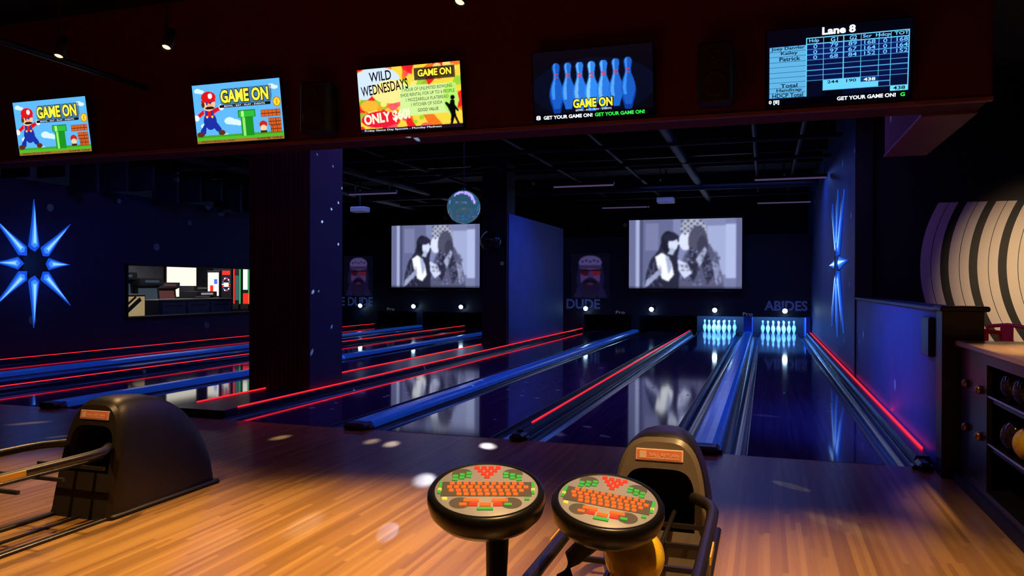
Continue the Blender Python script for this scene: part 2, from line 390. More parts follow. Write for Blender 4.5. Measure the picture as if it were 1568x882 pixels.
# ------------------------------------------------------------ projection screens
def movie():
    c=CV(170,105,(.47,.50,.66),1.62)
    c.rect(0,0,.06,1,(.42,.44,.60)); c.rect(.10,0,.125,1,(.30,.31,.45)); c.rect(.06,.0,.10,1,(.66,.70,.86))
    c.rect(.13,.1,.40,1,(.40,.42,.58)); c.rect(.40,.3,.86,1,(.50,.53,.70)); c.rect(.86,.15,.95,.92,(.70,.74,.90)); c.rect(.95,0,1,1,(.40,.42,.58))
    c.rect(.70,.2,.86,.9,(.64,.68,.84)); c.rect(.15,.55,.27,.95,(.48,.5,.66))
    D=(.16,.16,.25); G=(.34,.35,.47); Wt=(.97,.98,1.0)
    c.poly([(.14,0),(.16,.22),(.20,.42),(.27,.55),(.30,.70),(.34,.80),(.40,.82),(.45,.76),(.46,.62),(.44,.45),(.48,.3),(.5,0)],D)
    c.ell(.355,.68,.065,.15,(.12,.12,.18)); c.ell(.40,.645,.045,.105,(.84,.88,.98)); c.poly([(.435,.68),(.465,.655),(.44,.63)],(.84,.88,.98)); c.ell(.375,.74,.065,.055,D); c.poly([(.35,.50),(.40,.48),(.42,.56),(.38,.60)],(.7,.74,.86))
    c.poly([(.24,.46),(.30,.52),(.36,.46),(.39,.36),(.41,.20),(.36,.10),(.30,.14),(.26,.30)],Wt)
    c.poly([(.33,.48),(.37,.44),(.39,.30),(.36,.20)],(.66,.7,.84)); c.poly([(.14,0),(.18,.04),(.30,.22),(.29,.30),(.16,.12)],(.62,.65,.80))
    c.poly([(.45,0),(.46,.28),(.50,.48),(.56,.62),(.62,.70),(.72,.64),(.79,.46),(.83,.2),(.85,0)],G)
    c.poly([(.46,.86),(.50,.98),(.60,1.0),(.68,.95),(.70,.80),(.64,.70),(.52,.76)],(.70,.72,.80)); c.ell(.51,.68,.060,.13,(.86,.89,.99)); c.poly([(.465,.70),(.445,.665),(.47,.65)],(.86,.89,.99)); c.ell(.62,.68,.085,.22,(.32,.32,.42)); c.ell(.66,.6,.05,.16,(.24,.24,.33))
    for i in range(8):
        for j in range(6):
            if (i+j)%2: c.ell(.48+i*.027,.79+j*.036,.011,.015,(.28,.29,.38))
    c.poly([(.55,.60),(.60,.55),(.64,.30),(.58,.1),(.52,.25)],(.17,.17,.25)); c.poly([(.66,.55),(.72,.5),(.76,.2),(.70,.05),(.66,.3)],(.18,.18,.26))
    c.poly([(.60,.42),(.68,.60),(.70,.55),(.64,.30)],(.66,.69,.82)); c.poly([(.44,.42),(.53,.36),(.57,.22),(.50,.14),(.45,.26)],(.82,.85,.97))
    c.poly([(.74,.4),(.80,.34),(.83,.1),(.78,.05)],(.54,.57,.70))
    rs=np.random.RandomState(3)
    for k in range(90): 
        u,v=rs.uniform(.47,.82),rs.uniform(.03,.56); c.ell(u,v,.007,.03,tuple(np.clip(np.array([.3,.31,.42])*rs.uniform(.4,2.4),0,1)),.6,rs.uniform(0,3))
    for k in range(16):
        u,v=rs.uniform(.17,.3),rs.uniform(.05,.4); c.ell(u,v,.006,.04,(.5,.53,.66),.5,rs.uniform(-.5,.9))
    c.rect(0,0,1,.02,(.1,.1,.14),.5); c.blur(3); return c
mProj=vcmat('projected_film',1.05,0,.6)
mv=movie()
for (x0,x1,z0,z1) in ((-4.01,-.66,1.37,3.47),(-12.16,-8.94,1.37,3.47)):
    p=empty('projection_screen',((x0+x1)/2,23.8,z0)); w=x1-x0; h=z1-z0
    screen('film',mv,w,h,mProj,p,-.03)
    b=B(); b.box(-w/2-.04,w/2+.04,-.02,.02,-.05,h+.03,0); b.tube([(-w/2-.06,0,h+.07),(w/2+.06,0,h+.07)],.06,0); b.tube([(-w/2,0,-.06),(w/2,0,-.06)],.02,0)
    for s in (-1,1): b.tube([(s*w/3,0,h+.1),(s*w/3,0,4.49-z0)],.01,0)
    b.obj('frame',[mBlack],p)

# ------------------------------------------------------------ televisions
mTV=vcmat('tv_picture',1.15,0,.2)
mBk=em('ink_black',(.02,.02,.02),.2); mGold=em('ink_gold',(1,.88,.25),1.3); mWh=em('ink_white',(.95,.98,1),1.3)
mGr=em('ink_green',(.2,.95,.3),1.2); mPk=em('ink_cream',(1,.93,.8),1.2); mDk=em('ink_dark',(.12,.10,.05),.6); mRd=em('ink_red',(.85,.1,.1),1.1); mCy=em('ink_navy',(.03,.10,.2),.8)
TW,TH=1.07,.60
def gameon(p,u0,v0,u1,v1,f=1):
    X=lambda u:(u-.5)*TW; Z=lambda v:v*TH
    textfit('logo_outline','GAME ON',(X(u0)-.008,Z(v0)-.008,X(u1)+.008,Z(v1)+.008),mBk,p,-.031,bold=.09)
    textfit('logo','GAME ON',(X(u0),Z(v0),X(u1),Z(v1)),mGold,p,-.034,bold=.035)
def tv(xc,cvs,texts,tilt=9,logo=None):
    p=empty('television',(xc,6.74,2.935),(math.radians(tilt),0,0))
    b=B(); b.box(-TW/2-.012,TW/2+.012,-.022,.02,-.014,TH+.012,0,.006)
    b.box(-.25,.25,.018,.05,.12,.40,0,.01)
    b.obj('housing',[mBlackG],p)
    b=B(); b.tube([(-.0,.03,.36),(0,.10,.34)],.02,0)
    b.obj('bracket',[mBlack],p)
    screen('picture',cvs,TW,TH,mTV,p,-.0245)
    for i,(s,u0,v0,u1,v1,m,rot,bold) in enumerate(texts):
        textfit('caption_%d'%i,s,((u0-.5)*TW,v0*TH,(u1-.5)*TW,v1*TH),m,p,-.030-.0003*i,rot,bold)
    if logo: gameon(p,*logo)
    return p
def cv_mario():
    c=CV(230,130,(.36,.70,.95),1.78)
    for (u,v,r) in ((.40,.36,.06),(.47,.33,.05),(.10,.30,.04),(.9,.88,.04),(.06,.9,.04),(.35,.12,.03)):
        c.ell(u,v,r,r,(.82,.93,1)); c.ell(u+.04,v-.02,r*.9,r*.8,(.82,.93,1))
    c.rect(0,0,1,.115,(.30,.72,.16)); c.rect(0,.0,1,.05,(.62,.42,.18)); 
    for i in range(30): c.ell(i/30+.01,.115,.02,.02,(.25,.62,.12))
    c.rect(.53,.09,.67,.42,(.10,.55,.14)); c.rect(.55,.09,.58,.42,(.55,.9,.4)); c.rect(.505,.40,.70,.52,(.08,.45,.12)); c.rect(.515,.41,.69,.51,(.18,.72,.2)); c.rect(.54,.41,.57,.51,(.7,.95,.5))
    for (a,bb,cc,d) in ((.76,.38,.98,.50),(.86,.11,.98,.24),(.84,.24,.98,.36)):
        c.rect(a,bb,cc,d,(.55,.22,.08)); c.rect(a+.006,bb+.01,cc-.006,d-.01,(.82,.38,.16))
        for k in range(1,5): c.rect(a+(cc-a)*k/5-.003,bb,a+(cc-a)*k/5+.003,d,(.45,.18,.06))
        c.rect(a,(bb+d)/2-.006,cc,(bb+d)/2+.006,(.45,.18,.06))
    c.ell(.78,.26,.045,.06,(.75,.15,.1)); c.ell(.78,.20,.035,.05,(.95,.8,.6)); c.rect(.745,.12,.815,.16,(.3,.12,.06))
    c.ell(.95,.62,.045,.085,(.75,.5,.05)); c.ell(.95,.62,.034,.065,(1,.85,.2)); c.rect(.943,.58,.957,.66,(.85,.6,.1))
    R=(.85,.08,.10); Bl=(.10,.18,.62); Sk=(.98,.78,.58); Br=(.35,.18,.08)
    c.poly([(.13,.30),(.11,.16),(.04,.14),(.05,.22),(.12,.36)],Bl); c.poly([(.18,.32),(.24,.2),(.30,.16),(.30,.24),(.24,.38)],Bl)
    c.ell(.05,.155,.045,.045,Br); c.ell(.30,.17,.04,.045,Br)
    c.ell(.175,.38,.075,.15,Bl); c.poly([(.11,.5),(.03,.42),(.02,.48),(.11,.58)],R); c.poly([(.23,.5),(.31,.56),(.31,.62),(.22,.58)],R)
    c.rect(.12,.45,.23,.56,R); c.rect(.135,.4,.155,.56,Bl); c.rect(.195,.4,.215,.56,Bl); c.ell(.145,.45,.012,.02,(1,.85,.2)); c.ell(.205,.45,.012,.02,(1,.85,.2))
    c.ell(.02,.44,.03,.05,(1,1,1)); c.ell(.32,.60,.03,.05,(1,1,1))
    c.ell(.175,.67,.075,.12,Sk); c.ell(.11,.66,.02,.05,Br); c.ell(.18,.78,.085,.10,R); c.rect(.09,.70,.26,.735,R); c.ell(.20,.80,.025,.045,(1,1,1))
    c.ell(.195,.68,.012,.03,(.1,.2,.5)); c.ell(.155,.68,.010,.03,(.1,.2,.5)); c.ell(.19,.635,.035,.035,(.95,.66,.5)); c.ell(.185,.60,.055,.025,(.15,.08,.04))
    c.poly([(.32,.60),(.88,.60),(.90,.70),(.90,.90),(.34,.90),(.31,.80)],(.12,.14,.2),.4)
    c.rect(.30,.585,.88,.635,(.06,.06,.08))
    return c
TM=[("BOWL - EAT - PLAY - EVENTS",.36,.595,.82,.622,mWh,0,0),("WEEKDAY SPECIALS ALL NIGHT",.05,.01,.45,.045,mBk,0,0),("GAME ON!",.7,.01,.98,.045,mBk,0,0)]
cm=cv_mario()
tv(-7.69,cm,TM,logo=(.33,.66,.87,.88))
tv(-5.18,cm,TM,logo=(.33,.66,.87,.88))
c=CV(230,130,(.98,.82,.25),1.78)
ang=np.arctan2((c.V-.55),(c.U-.45)*1.78); rr=np.hypot((c.U-.45)*1.78,c.V-.55)
c.put((np.sin(ang*9+rr*3)>.35)&(rr>.25),(.97,.45,.12)); c.put((np.sin(ang*7-rr*5+1)>.62)&(rr>.35),(.92,.12,.12))
rs=np.random.RandomState(8)
for k in range(60):
    u,v=rs.uniform(0,1),rs.uniform(0,1); col=[(.9,.1,.15),(.98,.6,.1),(1,.92,.5),(.95,.3,.4),(.55,.8,.2)][rs.randint(5)]
    r=rs.uniform(.015,.06); c.ell(u,v,r,r*1.4,col,.85)
c.ell(.18,.80,.24,.22,(.80,.88,.95)); c.ell(.33,.62,.2,.18,(.98,.90,.55)); c.ell(.06,.66,.09,.14,(.80,.88,.95))
c.poly([(.40,.22),(.93,.24),(.95,.68),(.42,.70)],(.80,.92,.58)); c.ell(.9,.45,.07,.25,(.70,.92,.40)); c.ell(.2,.2,.19,.13,(.90,.10,.2)); c.ell(.10,.42,.09,.09,(.98,.7,.2)); c.rect(.56,.76,.95,.95,(.12,.10,.08),.8)
c.poly([(.885,.06),(.895,.20),(.87,.30),(.84,.38),(.855,.40),(.885,.36),(.895,.42),(.93,.42),(.935,.34),(.97,.26),(.96,.24),(.935,.28),(.94,.18),(.97,.06),(.95,.06),(.925,.16),(.905,.06)],(.02,.02,.02)); c.ell(.915,.46,.02,.035,(.02,.02,.02))
c.rect(0,0,1,.055,(.10,.05,.12)); c.blur(1)
tv(-3.23,c,[("WILD",.12,.80,.34,.95,mBk,.05,.012),("WEDNESDAYS",.03,.61,.50,.77,mBk,.10,.012),("ONLY $60!",.04,.13,.50,.32,mPk,.08,.04),
 ("1 HOUR OF UNLIMITED BOWLING",.44,.61,.92,.66,mDk,.02,.0),("SHOE RENTAL FOR UP TO 6 PEOPLE",.42,.53,.94,.58,mDk,.02,.0),("1 MOZZARELLA FLATBREAD",.47,.45,.88,.50,mDk,.02,.0),("1 PITCHER OF SODA",.52,.37,.82,.42,mDk,.02,.0),("GOOD VALUE",.58,.28,.78,.33,mDk,.02,.01),("Friday Game Day Specials - Monday Madness",.04,.01,.8,.045,mWh,0,0)],logo=(.60,.81,.92,.92))
c=CV(240,135,(.015,.02,.06),1.78)
c.ell(.5,.45,.52,.42,(.02,.04,.12))
prof=[(r/.381,z/.381) for r,z in PIN]
def pin2d(u,v0,h,col,hi):
    asp=1.78
    L=[(u-r*h/asp,v0+z*h) for r,z in prof]; R=[(u+r*h/asp,v0+z*h) for r,z in reversed(prof)]
    c.poly(L+R,col); L2=[(u-r*h*.75/asp,v0+z*h) for r,z in prof[4:]]; R2=[(u-r*h*.25/asp,v0+z*h) for r,z in reversed(prof[4:])]
    c.poly(L2+R2,hi,.7)
    c.rect(u-.012*h/.6-.002,v0+h*.74,u+.012*h/.6+.002,v0+h*.765,(.9,.2,.25)); c.rect(u-.012*h/.6-.002,v0+h*.68,u+.012*h/.6+.002,v0+h*.70,(.9,.2,.25))
for u in (.20,.80): pin2d(u,.10,.72,(.04,.22,.60),(.15,.45,.85))
for i in range(7):
    d=abs(i-3); pin2d(.20+i*.10,.17-.02*(3-d),.66+.015*(3-d),(.18-.03*d,.52-.06*d,.92-.06*d),(.65-.12*d,.88-.08*d,1))
c.rect(0,0,1,.10,(.0,.0,.02)); c.blur(1)
tv(-1.46,c,[("GET YOUR GAME ON!",.08,.022,.50,.075,mWh,0,.03),("GET YOUR GAME ON!",.52,.022,.93,.075,mGr,0,.03),("BOWL - EAT - PLAY - EVENTS",.36,.115,.66,.14,mWh,0,.0),("8",.015,.02,.055,.085,mWh,0,.03)],logo=(.34,.16,.67,.29))
# score table
c=CV(300,168,(.005,.012,.06),1.78)
LB=(.40,.80,.95); DB=(.02,.07,.26)
c.rect(.02,.10,.28,.78,(.36,.68,.86))
for i in range(9):
    v=.78-i*.068
    c.rect(.28,v-.066,.98,v,DB if i>2 else (.03,.10,.36)); 
for i in range(11): c.rect(.28,.78-i*.068-.004,.98,.78-i*.068+.004,(.30,.62,.85)); c.rect(.02,.78-i*.068-.003,.28,.78-i*.068+.003,(.05,.3,.6))
for u in (.28,.40,.54,.66,.78,.86,.98): c.rect(u-.002,.10,u+.002,.86,LB)
c.rect(.40,.10,.54,.165,(.0,.01,.05)); c.rect(.54,.10,.86,.165,(.01,.04,.15)); c.rect(.40,.17,.78,.30,LB); c.rect(.86,.17,.98,.3,(.02,.05,.2)); c.rect(.28,.10,.40,.30,(.01,.03,.12))
c.rect(.66,.24,.78,.30,(.02,.2,.45)); c.rect(.86,.10,.98,.165,(.4,.85,.95)); c.rect(.28,.775,.98,.785,LB); c.rect(.28,.10,.285,.86,LB); c.rect(.975,.10,.98,.86,LB); c.rect(.28,.855,.98,.864,LB)
c.rect(0,0,1,.085,(0,0,.02))
mIB=em('ink_blue',(.45,.75,1),1.2)
T5=[("Lane 8",.39,.885,.62,.985,mWh,0,.04),("Joey Dangler",.03,.72,.27,.775,mCy,0,.02),("Kailey",.10,.655,.22,.71,mCy,0,.02),("Patrick",.09,.585,.24,.64,mCy,0,.02),
("Total",.10,.235,.22,.285,mCy,0,.02),("Handicap",.07,.168,.25,.225,mCy,0,.02),("HDCP Total",.04,.105,.26,.16,mCy,0,.02),
("Hdp",.30,.79,.37,.845,mIB,0,.02),("G1",.45,.79,.50,.845,mIB,0,.02),("G2",.58,.79,.63,.845,mIB,0,.02),("Scr  Hdcp  TOT",.67,.79,.975,.845,mIB,0,.02),
("0     79    89",.33,.72,.63,.77,mIB,0,.01),("0     97    67",.33,.65,.63,.70,mIB,0,.01),("0     68    84",.33,.58,.63,.63,mIB,0,.01),
("168   0   168",.68,.72,.97,.77,mIB,0,.01),("164   0   164",.68,.65,.97,.70,mIB,0,.01),("152   0   152",.68,.58,.97,.63,mIB,0,.01),
("244   190",.43,.25,.63,.29,mCy,0,.02),("438",.68,.25,.76,.29,mWh,0,.02),("438",.88,.11,.96,.155,mBk,0,.02),("GET YOUR GAME ON!",.50,.02,.90,.07,mWh,0,.03),("G",.93,.02,.96,.07,mGr,0,.03),("0 [8]",.015,.015,.09,.075,mWh,0,.03)]
tv(.54,c,T5)

def speaker(x,z0,z1,y=6.5,w=.30,d=.24):
    b=B(); b.box(x-w/2,x+w/2,y,y+d,z0,z1,0,.02); h=z1-z0
    for f,r in ((.3,.10),(.75,.05)):
        b.T=Matrix.Translation((x,y-.002,z0+h*f))@Matrix.Rotation(math.pi/2,4,'X'); b.lathe([(r,-.01),(r+.012,0.004),(r,.008),(r*.6,-.004),(r*.3,.002),(.001,.004)],(0,0,0),1,20)
    b.T=None; b.box(x-.03,x+.03,y+d,6.775,(z0+z1)/2-.05,(z0+z1)/2+.05,0)
    b.obj('wall_speaker',[mBlack,mRub])
speaker(-4.18,2.93,3.42); speaker(-.40,2.95,3.45,6.5,.28); speaker(-8.75,2.93,3.15)

# ------------------------------------------------------------ stars
mSt=[M('star_deep',(.05,.15,.5),.4,emit=(.008,.07,.48),es=.9),M('star_mid',(.05,.2,.6),.4,emit=(.04,.26,.9),es=1.0),M('star_core',(.3,.5,.8),.4,emit=(.30,.62,1.0),es=1.1)]
def star(x,yc,zc,sg,sv,sd,sh,w=.10,mats=mSt):
    p=empty('neon_star',(x,yc,zc)); b=B()
    for k in range(8):
        a=math.pi/4*k; L=(sh,sd,sv,sd)[k%4]; r0=.20
        def P(r,t,d): 
            return (sg*d, r*math.cos(a)-t*math.sin(a), r*math.sin(a)+t*math.cos(a))
        for j,(f,ra,rb,dd) in enumerate(((1,r0,L,.02),(.62,r0+.10,L*.93,.03),(.28,r0+.2,L*.86,.04))):
            rm=.33+.02*j
            pts=[P(ra,0,dd),P(rm,-w*f,dd),P(rm+(rb-rm)*.5,-w*f*.42,dd),P(rb,0,dd),P(rm+(rb-rm)*.5,w*f*.42,dd),P(rm,w*f,dd)]
            b.poly(pts,j)
            if j==0:
                for q in range(6):
                    q2=(q+1)%6; b.poly([(0,*pts[q][1:]),(0,*pts[q2][1:]),pts[q2],pts[q]],0)
    hub=[(sg*.05,(.30 if k%2 else .22)*math.cos(math.pi/8*k),(.30 if k%2 else .22)*math.sin(math.pi/8*k)) for k in range(16)]
    b.poly(hub,3)
    b.obj('rays',mats+[mBlack],p)
star(-13.19,11.05,1.83,1,1.22,1.15,.80,.115)
mSt2=[mSt[0],mSt[1],M('star_core_c',(.4,.6,.8),.4,emit=(.50,.80,1.0),es=1.4)]
star(1.29,15.6,1.88,-1,1.38,1.75,1.9,.12,mSt2)

# ------------------------------------------------------------ mirror ball
p=empty('mirror_ball',(-4.2,10.5,2.59)); b=B(); b.sphere((0,0,0),.245,0,44,26,flat=True); b.tube([(0,0,.24),(0,0,1.9)],.008,1); b.lathe([(.03,.23),(.03,.28),(.001,.285)],(0,0,0),1,12)
mMir=M('mirror_tiles_glow',(.55,.6,.7),.12,1.0,var=.4,scale=30,emit=(.03,.11,.17),es=.8)  # cyan emission imitates coloured light reflected by the tiles
b.obj('ball',[mMir,mBlack],p)

# ------------------------------------------------------------ ceiling stuff over lanes
mTube=M('dim_tube',(.2,.15,.3),.5,emit=(.20,.12,.32),es=.35)
def barlight(x0,x1,y,z):
    b=B(); b.box(x0,x1,y-.06,y+.06,z,z+.06,0); b.box(x0+.02,x1-.02,y-.03,y+.03,z-.03,z,1)
    for x in (x0+.2,x1-.2): b.tube([(x,y,z+.05),(x,y,4.495)],.008,0)
    b.obj('ceiling_light_bar',[mSteel,mTube])
def at(px,py,z):
    u=(px-784)/1180; zc=(z-H)*1180/((437+.0033*(px-784))-py); xc=u*zc
    t=math.radians(18.2); return (xc*math.cos(t)-zc*math.sin(t), xc*math.sin(t)+zc*math.cos(t))
for (a,bb,y,z) in ((1165,1290,272,3.8),(840,945,284,3.8),(525,615,296,3.8),(915,1000,317,3.9),(1165,1265,309,3.9),(305,380,305,3.7),(680,740,325,3.8)):
    X,Y=at((a+bb)/2,y,z); w=(at(bb,y,z)[0]-at(a,y,z)[0])*.95; w=min(w,1.5)
    if X+w/2>1.25: X=1.25-w/2
    barlight(X-w/2,X+w/2,Y,z)
b=B()
for y in (9.5,11.0,12.5,15.2,17.0,18.6,21.5): b.box(-15.2,1.2,y,y+.10,4.25,4.49,0)
for x in (-13.8,-12,-10.5,-7.6,-4.6,-3.0,-.2,.6): b.tube([(x,7.4,4.15),(x,26,4.15)],.04,0)
for (x,r) in ((-1.6,.10),(-8.9,.12),(-11.2,.1)): b.tube([(x,7.4,4.05),(x,26,4.05)],r,0,16)
for y,z in ((13.8,3.95),(16.1,3.98),(10.9,4.05),(22.4,4.0)): b.tube([(-15,y,z),(1.2,y,z)],.04,0)
b.tube([(-15,19.8,3.95),(1.2,19.8,3.95)],.10,0,14)
for x in (-12.5,-9,-5.2,-2.4,.4):
    for y in (9.55,13.8,18.65,19.8): b.tube([(x,y,3.95),(x,y,4.495)],.012,0,6)
b.obj('ceiling_ducts',[mSteel])
b=B(); pts=[(-6.0+1.1*math.cos(t/10*math.pi),14.2+.3*math.sin(t/5),3.7+.12*math.sin(t/10*math.pi*2)) for t in range(11)]
b.tube(pts,.04,0)
for q in (pts[0],pts[5],pts[-1]): b.tube([q,(q[0],q[1],4.499)],.01,0,6)
b.obj('ceiling_cable_loop',[mSteel])
def projector(x,y,z):
    b=B(); b.box(x-.22,x+.22,y-.16,y+.16,z,z+.14,0,.02); b.tube([(x,y,z+.13),(x,y,4.495)],.02,1); b.T=Matrix.Translation((x+.08,y+.16,z+.07))@Matrix.Rotation(-math.pi/2,4,'X'); b.lathe([(.045,0),(.045,.03),(.03,.035),(.001,.02)],(0,0,0),1,14); b.T=None
    b.obj('ceiling_projector',[M('projector_grey',(.35,.35,.42),.5,emit=(.1,.1,.14),es=.3),mBlack])
X,Y=at(1019,311,3.6); projector(X,Y,3.6); X,Y=at(551,325,3.4); projector(X,Y,3.4)
b=B()
for i in range(13):
    y=9.6+i*.72; b.box(-13.1,-12.4,y,y+.06,3.25+.1*(i%3),3.95,0); b.tube([(-12.7,y+.03,3.9),(-12.7,y+.03,4.495)],.01,0)
b.obj('hanging_baffles',[M('baffle_slate',(.02,.022,.035),.5)])
b=B(); b.sphere((-5.9,16.40,2.45),.24,0,20,12); b.box(-5.95,-5.85,16.45,16.695,2.4,2.5,0)
b.obj('globe_speaker',[mBlackG])

# ------------------------------------------------------------ arcade room through left opening
b=B(); b.box(-13.46,-13.14,13.22,18.08,1.86,1.90,0); b.box(-13.46,-13.14,13.22,18.08,.69,.73,0); b.box(-13.46,-13.14,13.26,13.3,.69,1.90,0); b.box(-13.46,-13.14,18.0,18.04,.69,1.90,0)
b.obj('window_1',[mBlack])
mAW=M('arcade_wall',(.20,.20,.24),.7)
slab('wall_arcade',-18.2,-18,12,24,0,3.4,mAW)
slab('wall_arcade_side',-18,-15.62,24,24.1,0,3.4,mAW)
slab('wall_arcade_near',-18,-13.4,11.9,12,0,3.4,mAW)
slab('floor_arcade',-18,-13.4,12,19,-.1,0,mCarpet)
slab('floor_arcade_rear',-18,-15.62,19,24,-.1,0,mCarpet)
slab('ceiling_arcade',-18,-13.4,12,18.99,2.6,2.7,mBlack)
def cab(x,y,w,d,h,mc,ms):
    p=empty('arcade_cabinet',(x,y,0)); b=B()
    prof=[(0,0),(d,0),(d,h*.45),(d*.85,h*.52),(d*.55,h*.62),(d*.5,h*.86),(d*.7,h*.9),(d*.7,h),(0,h)]
    b.prismY(prof,0,w,0); b.poly([(d*.56,w*.1,h*.63),(d*.56,w*.9,h*.63),(d*.515,w*.9,h*.84),(d*.515,w*.1,h*.84)],1)
    b.poly([(d*.705,w*.2,h*.93),(d*.705,w*.8,h*.93),(d*.705,w*.8,h*.97),(d*.705,w*.2,h*.97)],1)
    b.box(d*.68,d*.74,w*.4,w*.6,h*.58,h*.64,2)
    b.obj('body',[mc,ms,mCabsR],p)
mCabsR=M('cab_trim',(.2,.2,.22),.4)
mCabs=[M('cab_%d'%i,c_,.4) for i,c_ in enumerate([(.02,.02,.03),(.10,.10,.13),(.03,.03,.04),(.06,.07,.10)])]
mScr=[em('cab_screen_%d'%i,c_,.9) for i,c_ in enumerate([(.6,.6,.65),(.35,.2,.2),(.2,.25,.3),(.3,.3,.28)])]
for i,(x,y,h) in enumerate(((-15.6,14.7,1.74),(-15.6,15.6,1.60),(-15.3,17.3,1.25),(-17.2,18.0,1.5),(-17.2,19.4,1.4),(-17.2,21.2,1.8))):
    cab(x,y,.8,.8,h,mCabs[(0,2,0,3,1,2)[i]],mScr[(2,2,0,1,3,2)[i]])
b=B(); b.box(-14.4,-13.9,13.75,14.6,0,1.22,0,.03); b.box(-13.9,-13.895,13.8,14.55,.5,1.16,1); b.box(-13.895,-13.89,13.95,14.4,.8,1.05,2)
b.T=Matrix.Translation((-13.888,14.17,.93))@Matrix.Rotation(math.radians(35),4,'X'); b.box(0,.004,-.3,.3,-.05,.05,3); b.box(0,.004,-.22,.22,.10,.15,3); b.T=None
b.obj('ticket_machine',[mCabs[0],em('ticket_yellow',(.72,.62,.42),.7),em('ticket_ink',(.75,.68,.5),.6),em('ticket_black',(.05,.05,.05),.5)])
b=B(); b.box(-14.4,-13.8,14.9,17.6,0,1.08,0,.02)
for i in range(3): b.box(-13.8,-13.79,15.0+i*.86,15.78+i*.86,.5,1.0,1); b.box(-13.79,-13.785,15.1+i*.86,15.68+i*.86,.9,.94,0)
b.obj('prize_cabinet',[mCabs[0],mCabs[1]])
for (y0,y1,z0,c_) in ((14.5,14.8,1.0,(.8,.8,.8)),(19.6,21.0,1.0,(1,.97,.9)),(22.0,23.6,1.0,(.95,.93,.9))):
    b=B(); b.box(-17.98,-17.9,y0,y1,z0,2.3,0); b.box(-17.9,-17.88,y0+.05,y1-.05,z0+.05,2.25,1); b.obj('lit_sign_panel',[mBlack,em('sign_%d'%int(y0),c_,1.1)])
# game machines standing against the end wall of the arcade
mNr=em('neon_red',(1,.15,.12),1.1); mNg=em('neon_green',(.2,.75,.4),.9); mNb=em('neon_blue',(.3,.45,1),1.0); mNw=em('neon_white',(1,.97,.92),1.1)
for i,(x0,x1,z1,kind) in enumerate(((-15.37,-14.92,1.85,0),(-14.88,-14.52,2.1,1),(-14.48,-14.18,2.1,2),(-14.15,-13.85,2.1,3))):
    p=empty('game_machine',(0,0,0)); b=B(); b.box(x0,x1,18.45,18.98,0,z1,0,.01); b.box(x0+.02,x1-.02,18.34,18.45,.75,.88,0)
    w=x1-x0
    if kind==0:
        b.box(x0+.04,x1-.04,18.44,18.45,1.12,z1-.06,4); b.box(x0+.12,x1-.22,18.436,18.44,1.2,1.42,1); b.box(x0+.26,x1-.08,18.436,18.44,1.46,1.6,3)
    elif kind==1:
        for s in range(16):
            a=math.pi*2*s/16; b.box(x0+w/2+.12*math.cos(a)-.02,x0+w/2+.12*math.cos(a)+.02,18.44,18.45,1.45+.18*math.sin(a)-.02,1.45+.18*math.sin(a)+.02,(1,3,4)[s%3])
        b.box(x0+.1,x1-.1,18.44,18.45,1.38,1.50,4); b.box(x0+.05,x1-.05,18.44,18.45,1.72,1.84,1)
    elif kind==2:
        b.box(x0+.03,x0+.07,18.44,18.45,.9,2.0,1); b.box(x1-.07,x1-.03,18.44,18.45,.9,2.0,2); b.box(x0+.09,x1-.09,18.44,18.45,1.0,1.7,5)
    else:
        b.box(x0+.03,x1-.12,18.44,18.45,1.3,2.0,4); b.box(x0+.03,x1-.05,18.44,18.45,.9,1.2,1); b.box(x1-.09,x1-.03,18.44,18.45,.9,2.0,2)
    b.obj('body',[mCabs[0],mNr,mNg,mNb,mNw,em('neon_teal',(.25,.45,.45),.7)],p)
area('arcade_room_light',(-15.6,16.0,2.5),(-15.6,16.0,0),3,5,80,(1,.95,.9))

